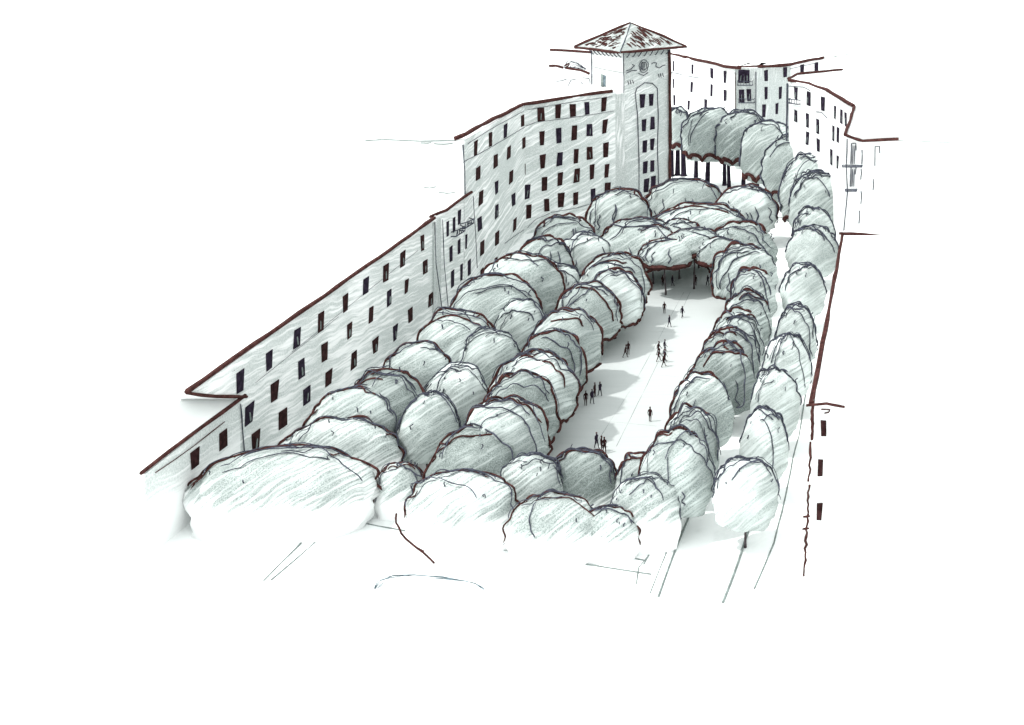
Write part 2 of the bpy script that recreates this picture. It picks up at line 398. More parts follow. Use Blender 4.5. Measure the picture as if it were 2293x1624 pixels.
def s_at(x, y, off=.1): return wallpt(x, y, *((st[0],st[1]) if x < 1175 else (st[1],st[2])), off)
for pts in ([(1035,364),(1090,335),(1140,305),(1174,285)], [(1176,283),(1200,274),(1280,264),(1374,249)], [(1046,322),(1110,282),(1170,250)], [(1180,246),(1260,232),(1370,216)]):
    line(b4, 'molding', [s_at(x,y) for x,y in pts], .05, 'slate', .9)
for pts in ([(1128,545),(1150,530),(1172,515)], [(1180,510),(1200,490),(1230,478)], [(1232,476),(1290,466),(1340,452)]):
    line(b4, 'molding', [s_at(x,y) for x,y in pts], .045, 'slate', 1.2)
for x0, x1, yy in ((940,965,320), (972,1012,322), (948,975,420), (982,1018,432)):
    line(b4, 'molding', [P(x0,yy,Yl-.15), P((x0+x1)/2,yy+2,Yl-.15), P(x1,yy-1,Yl-.15)], .08, 'graphite', 1)

# ---- added dark strip whose colour stands for the shade between tall block and tower
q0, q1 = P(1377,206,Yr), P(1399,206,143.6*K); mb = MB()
mb.prism([(q0.x,q0.y-.12), (q1.x,q1.y-.12), (q1.x-.6,q1.y+2.5), (q0.x-.6,q0.y+2.5)], 0, q0.z-.6); mb.build('corner_or_shade_strip', M['facade_dark'], b4)
# ---- tower
C0 = P(1396,122,144.0*K); r1, r2_ = (1497-VX)/FOC, (1326-VX)/FOC
best = None
for i in range(100, 1470):      # turn of the square plan and its width so that both far corners stand where seen
    t_ = i/1000; cs, sn = math.cos(t_), math.sin(t_)
    w1 = (r1*C0.y - C0.x)/(cs - r1*sn); w2 = (C0.x - r2_*C0.y)/(sn + r2_*cs) if abs(sn + r2_*cs) > 1e-6 else 1e9
    if w1 > 0 and w2 > 0 and (best is None or abs(w1-w2) < best[0]): best = (abs(w1-w2), t_, (w1+w2)/2)
tt, wT = best[1], best[2]; print('tower', math.degrees(tt), wT)
u = Vector((math.cos(tt), math.sin(tt), 0)); v = Vector((-math.sin(tt), math.cos(tt), 0))
c0 = Vector((C0.x, C0.y, 0)); c1 = c0+u*wT; c2 = c0+u*wT+v*wT; c3 = c0+v*wT
tw = thing('tower', ((c0+c2)/2), 'tall square tower with a hipped tiled roof, round medallion and arched window bay', 'tower')
zt = EYE-(116-VY)*144*K/FOC
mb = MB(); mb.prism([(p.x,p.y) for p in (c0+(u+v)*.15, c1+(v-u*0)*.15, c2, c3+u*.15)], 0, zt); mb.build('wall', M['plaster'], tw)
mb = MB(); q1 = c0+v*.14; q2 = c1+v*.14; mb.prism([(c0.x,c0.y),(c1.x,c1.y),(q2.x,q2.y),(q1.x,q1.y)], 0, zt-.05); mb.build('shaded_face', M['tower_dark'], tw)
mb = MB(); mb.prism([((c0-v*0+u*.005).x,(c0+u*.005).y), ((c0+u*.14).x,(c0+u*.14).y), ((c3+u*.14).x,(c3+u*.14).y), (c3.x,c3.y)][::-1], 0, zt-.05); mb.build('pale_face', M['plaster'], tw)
ctr = (c0+c2)/2; ov = 2.7
e = [ctr + (p-ctr)*(1+ov*1.0/(wT/2)) for p in (c0,c1,c2,c3)]
ez = EYE-(117-VY)*(e[0].y)/FOC
e = [Vector((p.x,p.y,ez)) for p in e]; apex = P(1409,52,ctr.y); apex.x, apex.y = ctr.x, ctr.y
rm = MB(); rm.v = [*e, apex, *[p-Vector((0,0,.35)) for p in e]]
rm.f = [(0,1,4),(1,2,4),(2,3,4),(3,0,4),(8,7,6,5),(0,5,6,1),(1,6,7,2),(2,7,8,3),(3,8,5,0)]
rf = rm.build('roof', M['roof_tile'], tw)
em = MB()
for i in range(4): em.stroke(e[i]-Vector((0,0,.1)), e[(i+1)%4]-Vector((0,0,.1)), .34, .3)
em.stroke(e[1], apex, .38, .3); em.stroke(e[3], apex, .42, .3); em.stroke(e[3]+Vector((.6,0,.5)), apex+Vector((0,0,.1)), .3, .3)
em.build('roof_edge', M['brown'], rf)
em = MB(); em.stroke(e[0], apex, .14, .6); em.build('hip_line', M['slate'], rf)
tm = MB(); random.seed(3)
for face in ((e[0],e[1]), (e[3],e[0])):
    nrm = (face[1]-face[0]).cross(apex-face[0]).normalized()
    if nrm.z < 0: nrm = -nrm
    mid = (face[0]+face[1])/2; dn_ = (mid-apex).normalized(); al = (face[1]-face[0]).normalized()
    for k in range(85):
        t = 1-math.sqrt(random.uniform(.03,.88)); sA = random.uniform(.05,.95); base = face[0].lerp(face[1], sA); p = base.lerp(apex, t)
        d = (dn_*.9 + al*.25)*random.uniform(.9,2.4) if face[0] is e[0] else (dn_*.5 - al*.8)*random.uniform(.6,1.7)
        q = p+d; hgt = (q.z-face[0].z)/(apex.z-face[0].z)
        if hgt < .05 or abs((q-mid).dot(al)) > (face[1]-face[0]).length*.5*(1-hgt)*.95: continue
        tm.stroke(p+nrm*.06, q+nrm*.06, .14, .9)
me = rf.data; o0 = tw.location      # the tile strokes are the roof's own surface pattern
allv = [v_.co[:] for v_ in me.vertices] + [tuple(v_-o0) for v_ in tm.v]; nf = len(me.polygons)
allf = [tuple(p.vertices) for p in me.polygons] + [tuple(i+len(me.vertices) for i in f) for f in tm.f]
m2 = bpy.data.meshes.new('roof'); m2.from_pydata(allv, [], allf); m2.materials.append(M['roof_tile']); m2.materials.append(M['brown'])
for p in m2.polygons: p.material_index = 0 if p.index < nf else 1
rf.data = m2
for k in range(8):
    t = (k+.5)/8
    if t < .5 or 1:
        for (pa, pb, dr) in ((c0,c1,-v), (c3,c0,-u)):
            q = pa.lerp(pb, t); q = Vector((q.x,q.y,zt-1.3)); 
            bm_ = MB(); bm_.tube([q+dr*.15, q+dr*.5+Vector((0,0,.25)), q+dr*1.3+Vector((0,0,1.1))], .12); bm_.build('eave_bracket', M['slate'], tw)
line(tw, 'wall_corner', [c1+Vector((.2,-.2,zt-.4)), c1+Vector((.3,-.2,zt*.5)), c1+Vector((.3,-.2,0))], .36, 'brown', .25)
line(tw, 'wall_corner', [c0+Vector((0,-.1,zt-.3)), c0+Vector((0,-.1,zt*.5)), c0+Vector((0,-.1,0))], .10, 'slate', .9)
line(tw, 'wall_corner', [c3+Vector((-.1,-.1,zt-.3)), c3+Vector((-.1,-.1,zt*.5)), c3+Vector((-.1,-.1,0))], .13, 'slate', .8)
A, B = (c0.x,c0.y), (c1.x,c1.y)
for q in ((1937,612),(1997,607),(1948,772),(2005,758),(1952,912),(2003,897),(1955,1050),(2000,1040),(1963,1168),(2010,1150)):
    window(tw, *Zc(*q), A, B, 1.25, 2.7, 'shutter2')
arch = [(1915,1240),(1912,1000),(1905,700),(1890,560),(1900,525),(1950,492),(2000,495),(2035,530),(2042,700),(2037,1000),(2042,1230)]
line(tw, 'arch_molding', [wallpt(*Zc(*q), A, B, .12) for q in arch], .10, 'slate', .8)
md = MB(); cc = wallpt(*Zc(1945,383), A, B, .1); nrm = walldir(A,B)[1]; uu = walldir(A,B)[0]
for rr, ph in ((1.4,0),(.9,.4)):
    md.tube([cc+uu*math.cos(t*.42+ph)*rr*(1+.1*math.sin(t*2.1))*.85+Vector((0,0,math.sin(t*.42+ph)*rr))+nrm*.05 for t in range(16)], .075)
for k in range(3): md.stroke(cc+uu*(-.8+k*.4)+Vector((0,0,-.9))+nrm*.1, cc+uu*(-.8+k*.4+.2)+Vector((0,0,.9))+nrm*.1, .09)
md.build('medallion', M['slate'], tw)
om = MB()
for pl in ([(1828,415),(1860,405),(1885,380),(1870,372)], [(1830,430),(1870,412),(1900,412)], [(1995,370),(2010,360),(2030,362),(2025,385),(2045,395),(2070,380),(2085,378)], [(1910,430),(1945,445),(1975,425)],
           [(1840,480),(1845,505)], [(1855,478),(1862,502)], [(1872,475),(1880,498)], [(2040,435),(2045,460)], [(2055,432),(2060,458)], [(2068,430),(2074,452)]):
    om = MB(); om.path([wallpt(*Zc(*q), A, B, .12) for q in pl], .085, .5); om.build('scroll_ornament', M['slate'], tw)
A, B = (c3.x,c3.y), (c0.x,c0.y)
window(tw, *Zc(1672,480), A, B, 1.1, 2.9, 'graphite'); window(tw, *Zc(1690,480), A, B, .9, 2.7, 'bluegrey')
line(tw, 'floor_line', [wallpt(*Zc(1615,388), A, B), wallpt(*Zc(1700,408), A, B), wallpt(*Zc(1810,428), A, B)], .05, 'graphite')

# ---- far houses left of the tower
f1 = thing('distant_house', (P(1270,300,205*K).x, 205*K, 0), 'distant flat house whose higher brown roofline shows left of the tower eave', 'house', )
pL, pR = P(1232,114,205*K), P(1335,119,205*K)
mb = MB(); mb.prism([(pL.x,205*K),(pR.x,205*K),(pR.x,205*K+11),(pL.x,205*K+11)], 0, pL.z-.3); mb.build('wall', M['plaster'], f1)
line(f1, 'eave', [pL+Vector((0,-.2,0)), (pL+pR)/2+Vector((0,-.2,0)), pR+Vector((0,-.2,0))], .42, 'brown', .4)
f2 = thing('distant_house', (P(1270,300,178*K).x, 178*K, 0), 'lower distant house with broken brown roofline and arched openings, left of the tower', 'house')
pL, pR = P(1228,151,178*K), P(1325,163,178*K)
mb = MB(); mb.prism([(pL.x,178*K),(pR.x,178*K),(pR.x,178*K+10),(pL.x,178*K+10)], 0, pR.z-.4); mb.build('wall', M['plaster'], f2)
line(f2, 'eave', [P(1228,149,177.7*K), P(1245,150,177.7*K), P(1262,154,177.7*K)], .36, 'brown', .4)
line(f2, 'eave', [P(1268,155,177.7*K), P(1300,160,177.7*K), P(1322,166,177.7*K)], .36, 'brown', .4)
for pl in ([(1245,183),(1258,181),(1268,178)], [(1272,193),(1278,180),(1288,178)], [(1304,175),(1318,176),(1321,185),(1316,198),(1313,203)], [(1300,185),(1308,193),(1311,200)], [(1298,190),(1297,206)], [(1268,200),(1265,207)]):
    line(f2, 'arch_line', [P(x,y,177.6*K) for x,y in pl], .10, 'slate', .6)
rg = thing('roof_shrub', P(1285,152,180*K), 'scribbled shrub growing on the flat roof left of the tower', 'shrub')
mb = MB(); random.seed(5)
for k in range(4):
    mb.path([P(1262+k*4,150+k*2,179*K), P(1272+k*6,136+k*4,179.5*K), P(1290+k*4,140+k*4,180*K), P(1312,156-k,180*K), P(1290,158-k*2,179.6*K), P(1264,152,179.4*K)], .10, 1.5)
mb.build('foliage', M['slate'], rg)
mb = MB()
for k in range(5): mb.stroke(P(1262+k,147+k*2,178.8*K), P(1274,140+k*3,178.8*K), .15, .8)
mb.build('twig', M['brown'], rg)

# ---- back row right of the tower
Zr = 26.0
def top(x, y): return G(x, y, Zr)
r = [top(1500,124), top(1622,150), top(1645,153)]
b5 = thing('back_house', (r[1].x, r[1].y, 0), 'white back house directly right of the tower under a falling brown eave', 'house')
body(b5, [(p.x,p.y) for p in r], Zr, [(4,14,0), (4,14,0)], 'plaster')
line(b5, 'eave', [top(1497,122), top(1560,136), top(1622,151), top(1658,155)], .44, 'brown', .3)
A, B = (r[0].x,r[0].y), (r[1].x,r[1].y)
for q in ((823,338),(823,440),(828,538),(935,358),(930,462),(912,568),(1046,380),(1045,480),(1123,402),(1122,510),(822,645),(822,745),(1010,562)):
    window(b5, *Zb(*q), A, B, 1.6 if q[0] > 830 else 1.1, 2.9, 'shutter2')
for q in ((825,925),): window(b5, *Zb(*q), A, B, 1.3, 4.5, 'bluegrey')
line(b5, 'molding', [wallpt(*Zb(805,375), A, B), wallpt(*Zb(900,398), A, B), wallpt(*Zb(990,410), A, B)], .09, 'slate', 1.4)
line(b5, 'molding', [wallpt(*Zb(820,298), A, B), wallpt(*Zb(900,315), A, B), wallpt(*Zb(1010,338), A, B)], .06, 'slate', 1)
r2 = [top(1645.5,153), top(1692,153)]
b6 = thing('bay_house', (r2[0].x, r2[0].y, 0), 'grey shaded house bay with two railed balconies in the back row', 'house')
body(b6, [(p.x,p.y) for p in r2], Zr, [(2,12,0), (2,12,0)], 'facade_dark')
line(b6, 'eave', [top(1650,152), top(1672,152), top(1700,151)], .42, 'brown', .3)
line(b6, 'wall_corner', [r2[0]+Vector((0,-.15,-1)), r2[0]+Vector((0,-.15,-8)), r2[0]+Vector((0,-.15,-16))], .12, 'brown', .6)
line(b6, 'wall_corner', [r2[1]+Vector((0,-.15,-1)), r2[1]+Vector((0,-.15,-8)), r2[1]+Vector((0,-.15,-17))], .12, 'slate', .8)
A, B = (r2[0].x,r2[0].y), (r2[1].x,r2[1].y)
for q in ((1216,400),(1250,400),(1222,512),(1266,508)): window(b6, *Zb(*q), A, B, 1.3, 3.2, 'shutter2', True)
for x0, x1, yy in ((1198,1285,448), (1205,1295,550)):
    mb = MB(); pa, pb = wallpt(*Zb(x0,yy),A,B), wallpt(*Zb(x1,yy),A,B); out = Vector((0,-.9,0))
    mb.tube([pa, pa+out, pb+out, pb], .13); hi = Vector((0,0,1.1)); mb.tube([pa+hi, pa+out+hi, pb+out+hi*.8, pb+hi], .10)
    for k in range(6): q = (pa+out).lerp(pb+out, k/5); mb.tube([q, q+hi*.9], .06)
    mb.build('balcony', M['slate'], b6)
r3 = [top(1692.5,153), top(1770,142), top(1842,131)]
b7 = thing('corner_house', (r3[1].x, r3[1].y, 0), 'lightly streaked back house receding to the upper right behind the curved block', 'house')
body(b7, [(p.x,p.y) for p in r3], Zr, [(0,14,0), (0,14,0)], ['facade_dark','plaster'])
line(b7, 'eave', [top(1696,152), top(1770,147), top(1800,140), top(1842,131)], .44, 'brown', .3)
line(b7, 'roof_line', [top(1842,131), top(1870,127), top(1898,122)], .13, 'graphite', .6)
A, B = (r3[0].x,r3[0].y), (r3[1].x,r3[1].y)
for q in ((1362,395),(1362,497),(1350,600),(1445,495),(1425,588)): window(b7, *Zb(*q), A, B, 1.35, 3.0, 'shutter2')
A, B = (r3[1].x,r3[1].y), (r3[2].x,r3[2].y)
for q in ((1475,375),(1573,355),(1655,345)): window(b7, *Zb(*q), A, B, 1.6, 2.4, 'shutter2')
line(b7, 'molding', [wallpt(*Zb(1500,355), A, B), wallpt(*Zb(1590,335), A, B), wallpt(*Zb(1660,320), A, B)], .06, 'slate', 1)

# ---- curved block at the right end
Zr = 28.9
c = [top(1765,181), top(1850,207), top(1910,240)]
d = [c[2], P(1894,303,97.0*K)]
b8 = thing('curved_block', (c[1].x, c[1].y, 0), 'white curved block with scattered windows whose brown eave turns down to the right', 'apartment block')
body(b8, [(p.x,p.y) for p in c], Zr, None, 'plaster', [(c[2].x+22, c[2].y), (c[2].x+22, c[2].y+28), (c[0].x+8, c[0].y+10)])
line(b8, 'eave', [top(1766,182), top(1810,190), top(1852,206), top(1880,222), top(1912,241)], .36, 'brown', .3)
line(b8, 'back_eave', [P(1764,178,141*K), P(1785,168,148*K), P(1830,164,152*K), P(1886,158,157*K)], .30, 'brown', .4)
line(b8, 'wall_corner', [c[0]+Vector((-.3,-.2,-.5)), c[0]+Vector((-.3,-.2,-6)), c[0]+Vector((-.4,-.2,-13))], .22, 'slate', .4)
for q, (A, B) in [(q, ((c[0].x,c[0].y),(c[1].x,c[1].y)) if q[0] < 1712 else ((c[1].x,c[1].y),(c[2].x,c[2].y))) for q in
    ((1538,498),(1537,632),(1612,528),(1605,655),(1695,558),(1665,690),(1765,608),(1803,635),(1828,650),(1757,730),(1783,740),(1745,870),(1780,898),(1670,800),(1605,760))]:
    window(b8, *Zb(*q), A, B, 1.6, 2.6, 'shutter2', random.random()<.5)
A, B = (c[0].x,c[0].y), (c[1].x,c[1].y)
mb = MB(); pa, pb = wallpt(*Zb(1508,552),A,B), wallpt(*Zb(1565,560),A,B); out = walldir(A,B)[1]*.8; hi = Vector((0,0,.9))
mb.tube([pa, pa+out, pb+out, pb], .12); mb.tube([pa+hi, pa+out+hi*.8, pb+out+hi, pb+hi*.8], .10)
for k in range(5): q = (pa+out).lerp(pb+out, k/4); mb.tube([q, q+hi*.9], .07)
mb.build('balcony', M['slate'], b8)
for pl in ([(1655,605),(1690,608),(1725,645)], [(1490,455),(1580,460),(1620,480)]):
    line(b8, 'molding', [on_wall(*Zb(*q), A, B)+walldir(A,B)[1]*.1 for q in pl], .07, 'slate', .8)

# ---- stepped block in front of it
b9 = thing('stepped_block', (d[1].x+8, 97*K, 0), 'tall white side block with small balconies, behind the blank-roofed house at right', 'apartment block')
e1 = d[1]
mb = MB(); mb.prism([(e1.x,e1.y),(e1.x+34,e1.y),(e1.x+34,c[2].y-.1),(c[2].x,c[2].y-.1)], 0, Zr-.1); mb.build('wall', M['plaster'], b9)
line(b9, 'eave', [top(1912,241), P(1903,272,105.5*K), P(1891,304,96.8*K)], .27, 'brown', .3)
line(b9, 'eave', [P(1891,303,96.8*K), P(1912,312,96.8*K), P(1930,317,96.8*K), P(2012,314,96.8*K)], .24, 'brown', .3)
line(b9, 'roof_line', [P(2012,315,96.8*K), P(2070,317,96.8*K), P(2140,321,96.8*K)], .05, 'graphite', .8)
line(b9, 'wall_corner', [P(1896,312,96.8*K), P(1894,370,96.8*K), P(1897,430,96.8*K), P(1888,525,96.8*K)], .09, 'slate', .9)
A, B = (e1.x,e1.y), (e1.x+34,e1.y)
for q, hh in (((1868,850),3),((1920,870),2.0),((2007,865),2.9),((1865,985),2.8),((1914,968),1.6),((1985,1030),1.6),((1915,1105),1.9),((1905,1220),1.9)):
    c_ = on_wall(*Zb(*q), A, B); mb = MB(); w_ = .5 if q[0] < 1900 or q[0] > 2000 else .12
    mb.path([c_+Vector((-w_/2,-.1,-hh/2)), c_+Vector((-w_/2,-.1,hh/2)), c_+Vector((w_,-.1,hh/2)), c_+Vector((w_*.9,-.1,hh*.15))] if w_ > .3 else [c_+Vector((0,-.1,-hh/2)), c_+Vector((.1,-.1,0)), c_+Vector((.05,-.1,hh/2))], .075, .8)
    if q[0] < 1880: 
        for k in range(3): mb.stroke(c_+Vector((-.3+k*.25,-.1,-hh/2)), c_+Vector((-.2+k*.25,-.1,hh*.4)), .07)
    mb.build('window', M['slate'], b9)
for x0, x1, yy in ((1808,1922,918), (1825,1890,1058)):
    mb = MB(); pa, pb = P(*Zb(x0,yy),96.9*K), P(*Zb(x1,yy),96.9*K); out = Vector((0,-1,0))
    mb.tube([pa, pa+out, pb+out, pb], .12); mb.tube([pa+out+Vector((0,0,.25)), pb+out+Vector((0,0,.2))], .09); mb.build('balcony', M['slate'], b9)

# ---- blank-roofed house in front at right
Yf = 59.4*K; pf = P(1815,905,Yf); pk = G(1886,526,pf.z)
b10 = thing('blank_roofed_house', (pf.x+10, Yf, 0), 'big white house at right with a blank roof, long brown eave and three windows', 'house')
mb = MB(); mb.prism([(pf.x,Yf),(42,Yf),(42,97*K-.15),(pk.x,97*K-.15)], 0, pf.z-.1); mb.build('wall', M['plaster'], b10)
mb = MB(); mb.prism([(pf.x+.1,Yf+.1),(42,Yf+.1),(42,97*K-.25),(pk.x+.1,97*K-.25)], pf.z-.09, pf.z+.03); mb.build('roof', M['roof_white'], b10)
ts = [0,.12,.3,.5,.68,.85,1.0]
mb = MB()
for off in (-.05, .12):
    mb.path([pk.lerp(pf, t)+Vector((off*(.3+t),0,.05)) for t in ts], .16, .5)
mb.build('eave', M['brown'], b10)
line(b10, 'eave', [P(1806,908,Yf-.1), P(1850,905,Yf-.1), P(1890,911,Yf-.1)], .12, 'brown', .5)
line(b10, 'back_eave', [P(1880,525,pk.y-.1), P(1930,527,pk.y-.1), P(1992,531,pk.y-.1)], .24, 'brown', .4)
line(b10, 'roof_line', [P(1992,530,pk.y-.1), P(2038,541,pk.y-.1)], .06, 'graphite', .6)
line(b10, 'roof_line', [P(1820,896,Yf+.3), P(1900,899,Yf+.3)], .03, 'graphite', .6)
cm = MB(); segs = [(905,985,.15),(990,1078,.12),(1086,1148,.11),(1150,1290,.12)]
for y0_, y1_, rr in segs:
    n = int((y1_-y0_)/9)+1
    cm.tube([P(1820-(y-905)*.052+random.uniform(-2.2,2.2), y, Yf-.08) for y in [y0_+(y1_-y0_)*k/n for k in range(n+1)]], [rr*random.uniform(.7,1.2) for _ in range(n+1)])
for y_ in (1157,1185): cm.stroke(P(1797,y_,Yf-.1), P(1813,y_-2,Yf-.1), .10)
cm.build('wall_corner', M['brown'], b10)
A, B = (pf.x,Yf), (42,Yf)
for x, y in ((1844,959),(1837,1047),(1834,1145)): window(b10, x, y, A, B, .48, 1.5, 'shutter')
line(b10, 'molding', [P(1838,918,Yf-.1), P(1858,918,Yf-.1), P(1855,924,Yf-.1), P(1845,926,Yf-.1)], .06, 'brown', .6)

# ------------------------------------------------------------------ trees
def lump(d, seed):
    return 1 + .20*abs(noise.noise(d*2.3+Vector((seed,0,0)))) + .022*noise.noise(d*6+Vector((0,seed,0)))
class Crown:
    def __init__(s, cx, top, wid, h, zc, seed, low=False, dn=None, ry=None):
        """size and place from the crown's measured top, width and height"""
        s.seed = seed; s.ry = ry or (.45 if low else .72); Y = FOC*(EYE-h)/(top-VY); s.R = wid*Y/FOC/2; X = (cx-VX)*Y/FOC; x0, x1 = cx-wid/2, cx+wid/2
        s.up = (h-zc)/1.03; s.dn = dn if dn else max(.5, (zc+1.2) if low else min(zc-2.2, s.up*.9))
        for it in range(14):        # settle size and place until the crown measures what it should
            s.c = Vector((X, Y, zc)); s.Y = Y
            q = [( VX+p.x*FOC/p.y, VY+(EYE-p.z)*FOC/p.y) for p in s.hoop(-math.pi*.55, math.pi*.55, n=24, lift=1, sil=True)]
            a_, b_, t_ = min(p[0] for p in q), max(p[0] for p in q), min(p[1] for p in q)
            s.R *= ((x1-x0)/(b_-a_))**.8; X += ((x0+x1)/2-(a_+b_)/2)*Y/FOC*.8; Y *= 1-(top-t_)/(top-VY)*.8
    def pt(s, d, k=1.0):
        q = lump(d, s.seed)*k; rz = s.up if d.z > 0 else s.dn; h_ = math.hypot(d.x, d.y)
        b_ = h_**(-.62) if d.z < 0 and h_ > .05 else (h_**(-.12) if h_ > .05 else 1)     # full shoulders, nearly upright skirt
        return s.c + Vector((d.x*s.R*q*b_, d.y*s.R*s.ry*q*b_, d.z*rz*q))
    def shell(s, nu=36, nv=18):
        vs_, fs = [], []
        for j in range(nv+1):
            ph = -math.pi/2 + math.pi*j/nv
            for i in range(nu):
                th = 2*math.pi*i/nu
                vs_.append(s.pt(Vector((math.cos(ph)*math.cos(th), math.cos(ph)*math.sin(th), math.sin(ph)))))
        for j in range(nv):
            for i in range(nu):
                a_, b_ = j*nu+i, j*nu+(i+1) % nu; fs.append((a_, b_, b_+nu, a_+nu))
        return vs_, fs
    def frame(s, yaw=0, pitch=0):
        # the hoop stands across the walkway's line of sight: facing the viewer's side of the crown
        v_ = Vector((0,0,EYE)) - s.c; v_ = Vector((v_.x/s.R, v_.y/s.R/s.ry, v_.z/s.up)); k = 1/v_.length; v_.normalize()
        v_.rotate(Matrix.Rotation(yaw, 3, 'Z')); side = Vector((0,0,1)).cross(v_).normalized()
        v_.rotate(Matrix.Rotation(pitch, 3, side)); up = v_.cross(side).normalized()
        return v_, side, up, k
    def hoop(s, a0, a1, yaw=0, pitch=0, inward=0, lift=1.03, n=30, wob=.0, seed=0, sil=False):
        v_, side, up, k = s.frame(yaw, pitch); k += inward; out = []
        for i in range(n+1):
            a_ = a0+(a1-a0)*i/n
            kk = k + wob*noise.noise(Vector((seed+a_*1.6, 0, 0)))
            d = v_*kk + (side*math.sin(a_) + up*math.cos(a_))*math.sqrt(max(0, 1-kk*kk))
            if sil:         # the outermost bulge at this angle carries the line
                w_ = side*math.sin(a_) + up*math.cos(a_); bestv = -1e9; sx_, uy_ = math.sin(a_), math.cos(a_)
                cx_, cy_ = s.c.x/s.c.y, (s.c.z-EYE)/s.c.y
                for j in range(-9, 10):
                    k2 = max(-.6, min(.96, k + j*.055)); d2 = (v_*k2 + w_*math.sqrt(1-k2*k2)).normalized(); p = s.pt(d2)
                    val = (p.x/p.y-cx_)*sx_ + ((p.z-EYE)/p.y-cy_)*uy_
                    if val > bestv: bestv, d = val, d2
                p = s.pt(d, lift)
                if out and (p-out[-1]).length > s.R*.5: p = out[-1].lerp(p, .5)
                out.append(p); continue
            out.append(s.pt(d.normalized(), lift))
        return out
def swell(n, r, sd_):
    return [r*(1+.4*noise.noise(Vector((sd_+i*.35, 0, 0))))*(.55 if i in (0, n-1) else 1) for i in range(n)]
def tree(name, cx, top_, wid, h, zc, mat, label, group, oc='brown', ow=4.6, arc=(-108,108), scrib=4, hooks=3, trunks=1, tr=.28, seed=None, tmat='trunk', under=False, low=False, hem=None, hw=7, posts=0, stems=1, dn=None, ry=None):
    seed = seed if seed is not None else random.uniform(0, 200)
    rnd = random.Random(int(seed*1000)+int(cx))
    cr = Crown(cx, top_, wid, h, zc, seed, low, dn, ry); px = cr.Y/FOC
    t = thing(name, (cr.c.x, cr.c.y, 0), label, 'tree', group); o0 = t.location
    vs_, fs = cr.shell()
    crown = mesh_obj('crown', [v_-o0 for v_ in vs_], fs, M[mat], t, True)
    mb = MB()
    a0, a1 = R(arc[0]+rnd.uniform(-10,10)), R(arc[1]+rnd.uniform(-10,10))
    pts = cr.hoop(a0, a1, lift=1.012, n=54, sil=True); mb.tube(pts, swell(len(pts), ow*px*.62, seed))
    if rnd.random() < .5:   # part of the outline gone over a second time
        m0 = rnd.uniform(a0, a1*.2); pts = cr.hoop(m0, m0+rnd.uniform(.6,1.2), R(rnd.uniform(-3,3)), inward=.05, wob=.06, seed=seed+9, n=16, lift=1.02)
        mb.tube(pts, swell(len(pts), ow*px*.42, seed+4))
    if rnd.random() < .55:  # a second open arc inside the crown
        b0 = rnd.uniform(-1.3, -.2); q = cr.hoop(b0, b0+rnd.uniform(.9,1.8), R(rnd.uniform(-30,30)), R(rnd.uniform(4,18)), inward=rnd.uniform(.12,.34), wob=.1, seed=seed+31, n=22, lift=1.02)
        mb.tube(q, swell(len(q), ow*px*.40, seed+8))
    v_, side, up, k = cr.frame()
    for i in range(hooks):  # short hooked marks turning in from the edge
        a_ = rnd.uniform(a0*.75, a1*.75); L = rnd.uniform(.12,.38); cu = rnd.choice((-1,1))*rnd.uniform(.3,.9); q = []
        for j in range(9):
            s_ = j/8; kk = k + L*s_*1.3; aa = a_ + cu*.35*s_*s_
            if j > 6: kk -= .05*(j-6)
            d = v_*kk + (side*math.sin(aa)+up*math.cos(aa))*math.sqrt(max(0,1-kk*kk)); q.append(cr.pt(d.normalized(), 1.025))
        mb.tube(q, swell(9, ow*px*.36, seed+i))
    if hem:                 # heavy scalloped line round the lower edge of the crown
        q = []; m_ = 30; tgt = -.80
        for j in range(m_+1):
            aa = R(hem[0]+(hem[1]-hem[0])*j/m_); zz = tgt + .22*abs(math.sin(j*.42+seed))
            d = Vector((math.sin(aa)*math.sqrt(1-zz*zz), -math.cos(aa)*math.sqrt(1-zz*zz), zz)); q.append(cr.pt(d, 1.03))
        hb = MB(); (hb if stems > 1 else mb).tube(q, swell(len(q), hw*px/2, seed+3))
    o = mb.build('crown_outline', M[oc], crown)
    if hem and stems > 1: hb.build('crown_hem', M['brown'], crown)
    if scrib:
        sb = MB()
        for i in range(scrib+2):
            b0 = rnd.uniform(a0, .2); b1 = b0+rnd.uniform(.8, 2.3)
            q = cr.hoop(b0, b1, R(rnd.uniform(-48,48)), R(rnd.uniform(-14,26)), inward=rnd.uniform(.0,.35), lift=rnd.uniform(1.02,1.09), wob=.14, seed=seed+i*7, n=28)
            sb.tube(q, swell(len(q), 2.5*px/2*rnd.uniform(.7,1.3), seed+i), n=4)
        for i in range(posts):
            aa = R(rnd.uniform(-60,60)); z0_ = rnd.uniform(.1,.75); z1_ = rnd.uniform(-.7,-.1); q = []
            for j in range(9):
                zz = z0_+(z1_-z0_)*j/8; aw = aa+.05*math.sin(j*1.3+seed)
                q.append(cr.pt(Vector((math.sin(aw)*math.sqrt(1-zz*zz), -math.cos(aw)*math.sqrt(1-zz*zz), zz)), 1.025))
            sb.tube(q, swell(9, 2.8*px/2, seed+i), n=4)
        for i in range(rnd.randint(3,6)):
            a_ = rnd.uniform(-1.2,1.2); kk = rnd.uniform(k+.15,.9); d = v_*kk + (side*math.sin(a_)+up*math.cos(a_))*math.sqrt(1-kk*kk)
            p = cr.pt(d.normalized(), 1.025); l_ = rnd.uniform(4,12)*px
            sb.tube([p, p+Vector((rnd.uniform(-.4,.4)*l_,0,l_*.6)), p+Vector((rnd.uniform(-.3,.5)*l_,0,l_))], rnd.uniform(1,1.6)*px, n=4)
        sb.build('crown_scribble', M['slate'], crown)
